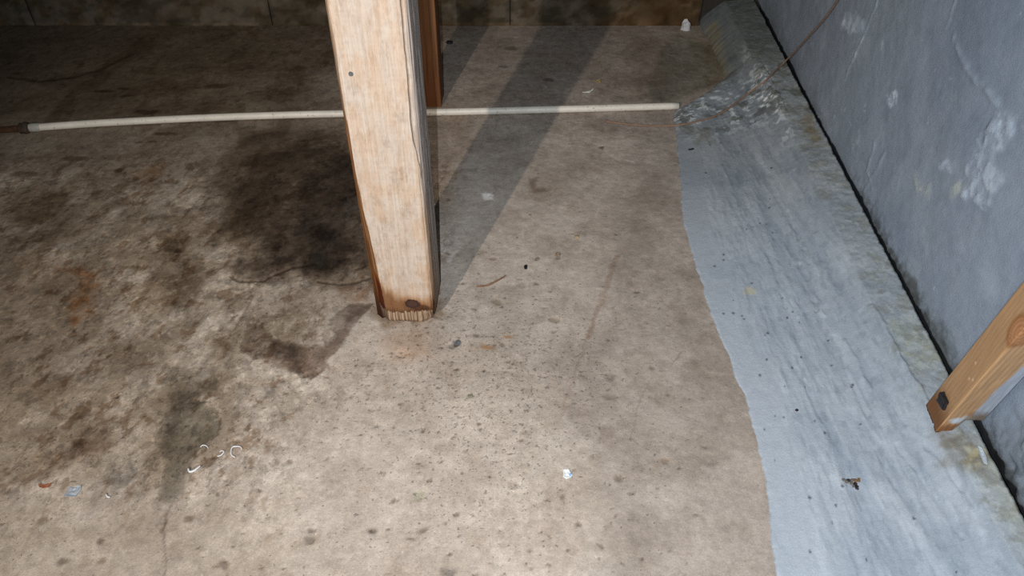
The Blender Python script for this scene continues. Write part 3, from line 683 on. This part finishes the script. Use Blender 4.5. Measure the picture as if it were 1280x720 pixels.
pm2 = np.clip(paintm, 0, 1)[..., None]; cc = cc*(1-pm2)+pm2*lin(158, 166, 178)
hl = Hh-np.array(0.0)
drop = ff*sstep(.014, .006, np.hypot((A-.022)/1.3, (hl-.040)/1.0)+(fbm(A*50, H*50, 1, 3, 1530)-.5)*.016)+ff*sstep(.010, .004, np.hypot((A-.036), (hl-.052))+(fbm(A*50, H*50, 1, 3, 1531)-.5)*.01)
dm = np.clip(drop, 0, 1)[..., None]; cc = cc*(1-dm)+dm*lin(190, 200, 212)
ct_(lf*sstep(.085, .02, H+(fbm(Bq*20, H*20, 2, 3, 1540)-.5)*.03), (.45, .33, .24)); ct_(ff*sstep(.045, .008, H+(fbm(A*30, H*30, 2, 3, 1541)-.5)*.03), (.55, .40, .28))
# big pale knot across the arris
kh = .325
kd = np.hypot((A+Bq*1.0*(K == 0)-0.0)*1.0-.000, 0)
sk = np.where(K == 0, -Bq, A); kdd = np.hypot((sk-.002)/.026, (hl-kh)/.034)
km3 = ((K <= 1)*sstep(1.05, .9, kdd))[..., None]; cc = cc*(1-km3)+km3*lin(170, 122, 84)*(0.8+.35*(.5+.5*np.sin(kdd*22)))[..., None]
ct_((K <= 1)*sstep(1.35, 1.05, kdd)*sstep(.85, 1.0, kdd), (.72, .58, .45))
for q in ((.012, .165), (.020, .155), (.032, .19)):
    ct_(lf*sstep(.004, .001, np.hypot(Bq-q[0], hl-q[1])), (1.7, 1.8, 2.0))
PB = A[..., None]*b_n+Bq[..., None]*b_t+Hh[..., None]*ax
tp = PB[-1].mean(0)[None, None].repeat(len(perb), 1); bt = PB[0].mean(0)[None, None].repeat(len(perb), 1)
PB = np.concatenate([bt, PB, tp], 0); cc = np.concatenate([cc[:1], cc, cc[-1:]], 0)
PB = PB+(fbm(PB[..., 0]*40, PB[..., 2]*12, 2, 3, 1550)-.5)[..., None]*.0016
mst = grid_mesh('timber', PB, cc, closed_u=True)
bm = bmesh.new(); bm.from_mesh(mst); bmesh.ops.recalc_face_normals(bm, faces=bm.faces); bm.to_mesh(mst); bm.free()
finish('timber', mst, mat_wood('orange_stud_wood', (140, 140, 10), .6, .4), br)

def rock(name, loc, size, mat, seed=0, parent=None, flat=1.0, sub=2, rot=0.0, jag=.35, square=False):
    r = random.Random(seed); bm = bmesh.new()
    if square: bmesh.ops.create_cube(bm, size=1.4); bmesh.ops.subdivide_edges(bm, edges=bm.edges, cuts=2, use_grid_fill=True)
    else: bmesh.ops.create_icosphere(bm, subdivisions=sub, radius=1)
    for v in bm.verts:
        v.co *= 1+jag*(r.random()-.5)*1.2
    bmesh.ops.transform(bm, matrix=Matrix.Rotation(rot, 4, 'Z') @ Matrix.Diagonal((size[0], size[1], size[2], 1)), verts=bm.verts)
    o = finish(name, bm_mesh(name, bm), mat, parent, False); o.location = loc; return o
def flake(name, pts, thick, mat, curl=0.0, parent=None, seed=0, subd=5):
    """thin curled chip from a local outline (metres), sitting on z=0"""
    bm = bmesh.new(); P = np.array(pts); c = P.mean(0); r = random.Random(seed)
    rings = []
    for k in range(subd+1):
        s = k/subd if k else .02; rings.append([c+(p-c)*s for p in P])
    R = max(np.hypot(*(P-c).T))
    def zc(q): 
        d = q-c; return curl*((d[0]*.8+d[1]*.6)/R)**2+.0006*math.sin(q[0]*900+seed)+.0006*math.sin(q[1]*700+seed)
    tops = [[bm.verts.new((q[0], q[1], zc(q)+thick)) for q in rg] for rg in rings]; bots = [[bm.verts.new((q[0], q[1], zc(q))) for q in rg] for rg in rings]
    n = len(P)
    for T, up in ((tops, 1), (bots, 0)):
        for k in range(subd):
            for i in range(n):
                f = [T[k][i], T[k][(i+1) % n], T[k+1][(i+1) % n], T[k+1][i]]; bm.faces.new(f[::-1] if up else f)
        bm.faces.new(T[0] if up else T[0][::-1])
    for i in range(n): bm.faces.new([tops[-1][i], tops[-1][(i+1) % n], bots[-1][(i+1) % n], bots[-1][i]][::-1])
    bmesh.ops.recalc_face_normals(bm, faces=bm.faces)
    return finish(name, bm_mesh(name, bm), mat, parent, False)
def tube(name, pts, rad, mat, parent=None, seg=10, taper=None):
    pts = [Vector(p) for p in pts]; n = len(pts); V = []
    up = Vector((0, 0, 1))
    for i, p in enumerate(pts):
        t = (pts[min(i+1, n-1)]-pts[max(i-1, 0)]).normalized()
        a = t.cross(up); a = a.normalized() if a.length > 1e-4 else Vector((1, 0, 0)); b = a.cross(t)
        r = rad if taper is None else rad*taper[i]
        V.append([tuple(p+(a*math.cos(q)+b*math.sin(q))*r) for q in (2*math.pi*k/seg for k in range(seg))])
    V = np.array(V); V = np.concatenate([np.repeat(np.array(pts[0])[None, None], seg, 1), V, np.repeat(np.array(pts[-1])[None, None], seg, 1)], 0)
    me = grid_mesh(name, V, closed_u=True)
    bm = bmesh.new(); bm.from_mesh(me); bmesh.ops.remove_doubles(bm, verts=bm.verts, dist=1e-6); bmesh.ops.recalc_face_normals(bm, faces=bm.faces); bm.to_mesh(me); bm.free()
    return finish(name, me, mat, parent)
def spline(P, n):
    P = np.asarray(P, float); out = []
    Q = np.concatenate([[2*P[0]-P[1]], P, [2*P[-1]-P[-2]]])
    m = len(P)-1
    for i in range(n+1):
        s = i/n*m; k = min(int(s), m-1); t = s-k; a, b, c, d = Q[k:k+4]
        out.append(.5*((2*b)+(-a+c)*t+(2*a-5*b+4*c-d)*t*t+(-a+3*b-3*c+d)*t**3))
    return np.array(out)

dark = plain('dark_tar', (34, 32, 36), .55, .4, 200)
# dark lump on the stud's narrow side
lp = np.array(b0)+b_t*BA*.50+ax*.060-b_n*.004
o = rock('tar_lump', tuple(Vector(lp-b0)), (.007, .017, .016), dark, 3, br, square=True, jag=.3); o['label'] = 'black lump near the foot'

# ================================================================== PIPE
pz0 = .0135; PR = .0122
pp = [F(x, y, pz0) for x, y in ((42,159.5),(130,153.5),(250,147.5),(350,144),(450,141.5),(553,140),(700,136.5),(848,132.5))]
pp = spline(pp, 90)
root = empty('white_pipe', tuple(pp[0]*np.array([1, 1, 0]))); tag(root, 'long white plastic pipe lying across the floor behind the pale post', 'pipe')
rl = np.array(root.location)
def mat_pipe():
    t = NT('white_pvc'); f = t.mapr(t.noise(14, 6, .7), .3, .7, .80, 1.05); sp = t.mapr(t.noise(120, 2), .64, .70, 0, .6)
    r = t.n('ShaderNodeRGB'); r.outputs[0].default_value = tuple(lin(226, 220, 208))+(1,)
    c = t.mulcol(r.outputs[0], f); t.l(t.mix(sp, c, lin(120, 104, 84)), t.p.inputs['Base Color'])
    t.p.inputs['Roughness'].default_value = .45; return t.m
mp = mat_pipe(); tube('pipe_tube', pp-rl, PR, mp, root, 20)
tt_ = (pp[0]-pp[3]); tt_ /= np.linalg.norm(tt_)
def prof(name, prs, mat):
    return tube(name, [pp[0]-rl+tt_*a for a, _ in prs], 1.0, mat, root, 18, [b for _, b in prs])
o = prof('coupling', [(-.022, .0124), (-.020, .0142), (.004, .0145), (.006, .0138), (.014, .0140), (.016, .0120)], plain('grey_pvc', (168, 166, 158), .5, .2, 80)); o['label'] = 'short grey coupling ring'
o = prof('broken_fitting', [(.010, .012), (.016, .019), (.026, .021), (.034, .017), (.040, .019), (.046, .012)], plain('grimy_fitting', (62, 50, 38), .8, .6, 90, .004)); o['label'] = 'grimy dark broken fitting'
o = prof('rusty_stub', [(.04, .009), (.05, .011), (.12, .010), (.20, .009), (.30, .010), (.305, .004)], plain('rust_stub', (70, 46, 26), .9, .6, 60, .003)); o['label'] = 'rusty brown pipe stub'

# ================================================================== WIRE
wp = []
for q in ((757,153),(775,155.5),(800,158),(825,159),(850,157.5),(872,153),(892,147),(912,136),(935,118),(958,101)):
    p = onsurf(*q); p[2] += .0045; wp.append(p)
p = F(978, 80, .112); wp.append(p)
for q in ((995,63),(1012,44),(1030,24),(1047,0),(1062,-30),(1072,-70)): wp.append(onwall(q[0], q[1], .012+.004))
for k in (1, 2, 3): wp.append(wp[12+4]+np.array([dW[0]*-.02*k, dW[1]*-.02*k, .28*k]))
cable = tube('thin_cable', spline(wp, 150), .0031, plain('brown_cable', (132, 106, 88), .6, .25, 60, 0), None, 8)
tag(cable, 'thin brown cable trailing from the floor over the ledge and up the wall', 'cable')

# ================================================================== LITTER
def put(o, px, py, label, cat, lift=.0, group=None, rz=0.0):
    p = onsurf(px, py); o.location = (p[0], p[1], surf(p[0], p[1])+lift); o.rotation_euler[2] = rz
    return tag(o, label, cat, group)
white = plain('white_chip', (216, 219, 216), .4, .06, 200, .0005)
pc1 = flake('paint_chip', [(-.009, .013), (.003, .013), (.006, .004), (.0105, -.002), (.007, -.007), (-.002, -.011), (-.009, -.007), (-.0075, .0)], .0022, white, .004, None, 1)
put(pc1, 709, 594, 'white broken chip lying alone on the front floor', 'chip', .001)
bs = flake('blue_mark', [(.003, .001), (.007, .001), (.008, -.004), (.004, -.004)], .0026, plain('blue_mark', (120, 160, 214), .4, .1, 200, 0), .004, pc1, 1); bs['label'] = 'pale blue mark'; bs.location = (0, 0, .0005)
bf = flake('foil_flake', [(-.014, .012), (-.003, .008), (.010, .013), (.014, .004), (.010, -.012), (-.013, -.013), (-.011, .0)], .0012, plain('pale_blue_flake', (150, 158, 166), .35, .16, 90, .001), .003, None, 4)
put(bf, 92, 615, 'pale blue-grey crumpled flake on the stained floor at lower left', 'flake', .001)
rf = flake('rust_flake', [(-.013, .004), (-.004, .002), (.006, .004), (.012, .005), (.011, -.003), (.0, -.005), (-.009, -.003)], .002, plain('rust_flake', (136, 84, 60), .8, .4, 200), .002, None, 5)
put(rf, 56, 608, 'small red-brown rust flake beside the pale blue-grey flake', 'flake', .001)
shav = plain('white_plastic', (206, 208, 212), .45, .08, 150, 0)
def arc(pts, r, mat=shav, name='plastic_shaving'):
    P = [onsurf(x, y) for x, y in pts]; c = np.mean(P, 0); c[2] = surf(c[0], c[1])
    Q = spline([np.array([p[0]-c[0], p[1]-c[1], r+.0012]) for p in P], 24)
    o = tube(name, Q, r, mat, None, 8, [.6+.4*math.sin(math.pi*min(1, .15+.85*i/24)) for i in range(25)]); o.location = tuple(c); return o
tag(arc([(294,573),(290,570),(289,566),(291,561),(296,559),(301,560),(303,563)], .0014), 'white C-shaped plastic shaving, rightmost by the olive patch', 'shaving', 'white plastic shavings')
tag(arc([(251,560),(253,558),(256,557.5),(259,559),(260.5,561)], .0012), 'short white arched plastic shaving at the olive patch edge', 'shaving', 'white plastic shavings')
tag(arc([(272,571.5),(276,570.5),(279,567),(280,565),(277,564.5),(275,566)], .0013), 'white hooked plastic shaving between the arched and C-shaped ones', 'shaving', 'white plastic shavings')
tag(arc([(236,588),(238,591.5),(243,590),(247,587),(251,584)], .0022), 'white tick-shaped plastic shaving, thickest of the group', 'shaving', 'white plastic shavings')
tag(arc([(133,619),(135,622),(138,622.5)], .0016), 'tiny white plastic shaving alone left of the olive patch', 'shaving', 'white plastic shavings')
tag(arc([(596,359.5),(607,358.5),(616,355),(626,349.5),(632,345.5)], .0026, plain('twig', (122, 92, 72), .85, .35, 120), 'twig'), 'thin brown twig on the floor right of the pale post', 'twig')
put(rock('black_fragment', (0, 0, 0), (.0045, .010, .0045), plain('black_bit', (22, 21, 22), .5, .3, 200), 8), 657, 335, 'small upright black fragment on the floor right of the twig', 'fragment', .003)
put(rock('pebble', (0, 0, 0), (.0085, .0105, .006), plain('slate_pebble', (92, 94, 98), .7, .35, 160), 9), 573, 429, 'dark slate-grey pebble lodged in the floor below the pale post', 'pebble', .0)
put(rock('pebble', (0, 0, 0), (.008, .008, .006), plain('brown_pebble', (128, 112, 96), .85, .3, 160), 10), 697, 319, 'rough brown pebble on the floor right of the black fragment', 'pebble', .002)
put(rock('pebble', (0, 0, 0), (.007, .007, .005), plain('tan_pebble', (160, 140, 112), .85, .3, 160), 11), 721, 297, 'tan pebble on the floor farther back than the brown one', 'pebble', .002)
put(rock('pebble', (0, 0, 0), (.0055, .0055, .0045), plain('grey_pebble', (112, 104, 98), .85, .3, 160), 12), 672, 324, 'small grey pebble between the black fragment and the brown pebble', 'pebble', .001)
put(rock('pebble', (0, 0, 0), (.006, .006, .004), plain('green_pebble', (112, 110, 92), .85, .3, 160), 13), 588, 495, 'small olive-grey pebble on the pale front floor', 'pebble', .0)
put(rock('stone_chunk', (0, 0, 0), (.020, .016, .028), plain('white_stone', (196, 196, 200), .8, .15, 90), 14, jag=.4), 857, 37, 'white stone chunk at the foot of the dark back wall', 'stone', .014)
put(flake('paint_sliver', [(-.022, -.012), (-.008, -.004), (.006, -.002), (.016, .010), (.022, .020), (.010, .010), (-.006, .004)], .002, white, .006, None, 15), 735, 116, 'thin white curled sliver on the floor behind the pipe', 'sliver', .001)
put(flake('leaf_scrap', [(-.014, 0), (-.004, .012), (.012, .010), (.014, -.004), (.002, -.010)], .002, plain('tan_scrap', (150, 130, 92), .8, .3, 150), .008, None, 16), 746, 103, 'tan scrap on the floor just behind the white sliver', 'scrap', .001)
cl = empty('dirt_clump'); put(cl, 1067, 605, 'crumbly dark dirt clump on the painted slope near the front', 'dirt', .0)
for k, (dx, dy, s, dk) in enumerate(((-.016, .010, .005, 0), (-.011, .007, .006, 0), (-.006, .009, .005, 1), (-.003, .002, .006, 0), (.003, .0, .005, 1), (.004, -.006, .005, 1), (.003, -.011, .004, 1), (.006, .008, .006, 2), (.012, .007, .005, 2), (.0, .009, .005, 0), (.014, .011, .003, 2), (-.001, -.005, .004, 0))):
    rock('crumb', (dx, dy, surf(cl.location[0]+dx, cl.location[1]+dy)-cl.location[2]-s*.15), (s, s, s*.6), (plain('grey_crumb', (104, 98, 92), .9, .4, 200) if k == 0 else bpy.data.materials['grey_crumb']) if dk == 0 else dark if dk == 1 else (bpy.data.materials.get('brown_crumb') or plain('brown_crumb', (112, 88, 66), .9, .4, 200)), 20+k, cl, sub=1)
put(rock('black_fragment', (0, 0, 0), (.010, .004, .003), dark, 40), 864, 187, 'flat black fragment on the upper end of the painted slope', 'fragment', .001, None, .3)
put(rock('black_fragment', (0, 0, 0), (.0035, .0035, .002), dark, 41), 996, 513, 'tiny black speck on the middle of the painted slope', 'fragment', .001)
put(rock('coal_bit', (0, 0, 0), (.016, .011, .008), dark, 42), 562, 54, 'black crumb on the far floor beside the red-brown post', 'crumb', .003)
sl = flake('paint_strip', [(-.004, .020), (.003, .018), (.007, -.006), (.006, -.020), (.000, -.018), (-.003, .0)], .002, plain('grey_strip', (178, 188, 198), .5, .08, 150, 0), .004, None, 43)
put(sl, 1226, 571, 'grey-white painted strip lying at the foot of the timber stud', 'strip', .004, None, -.25)
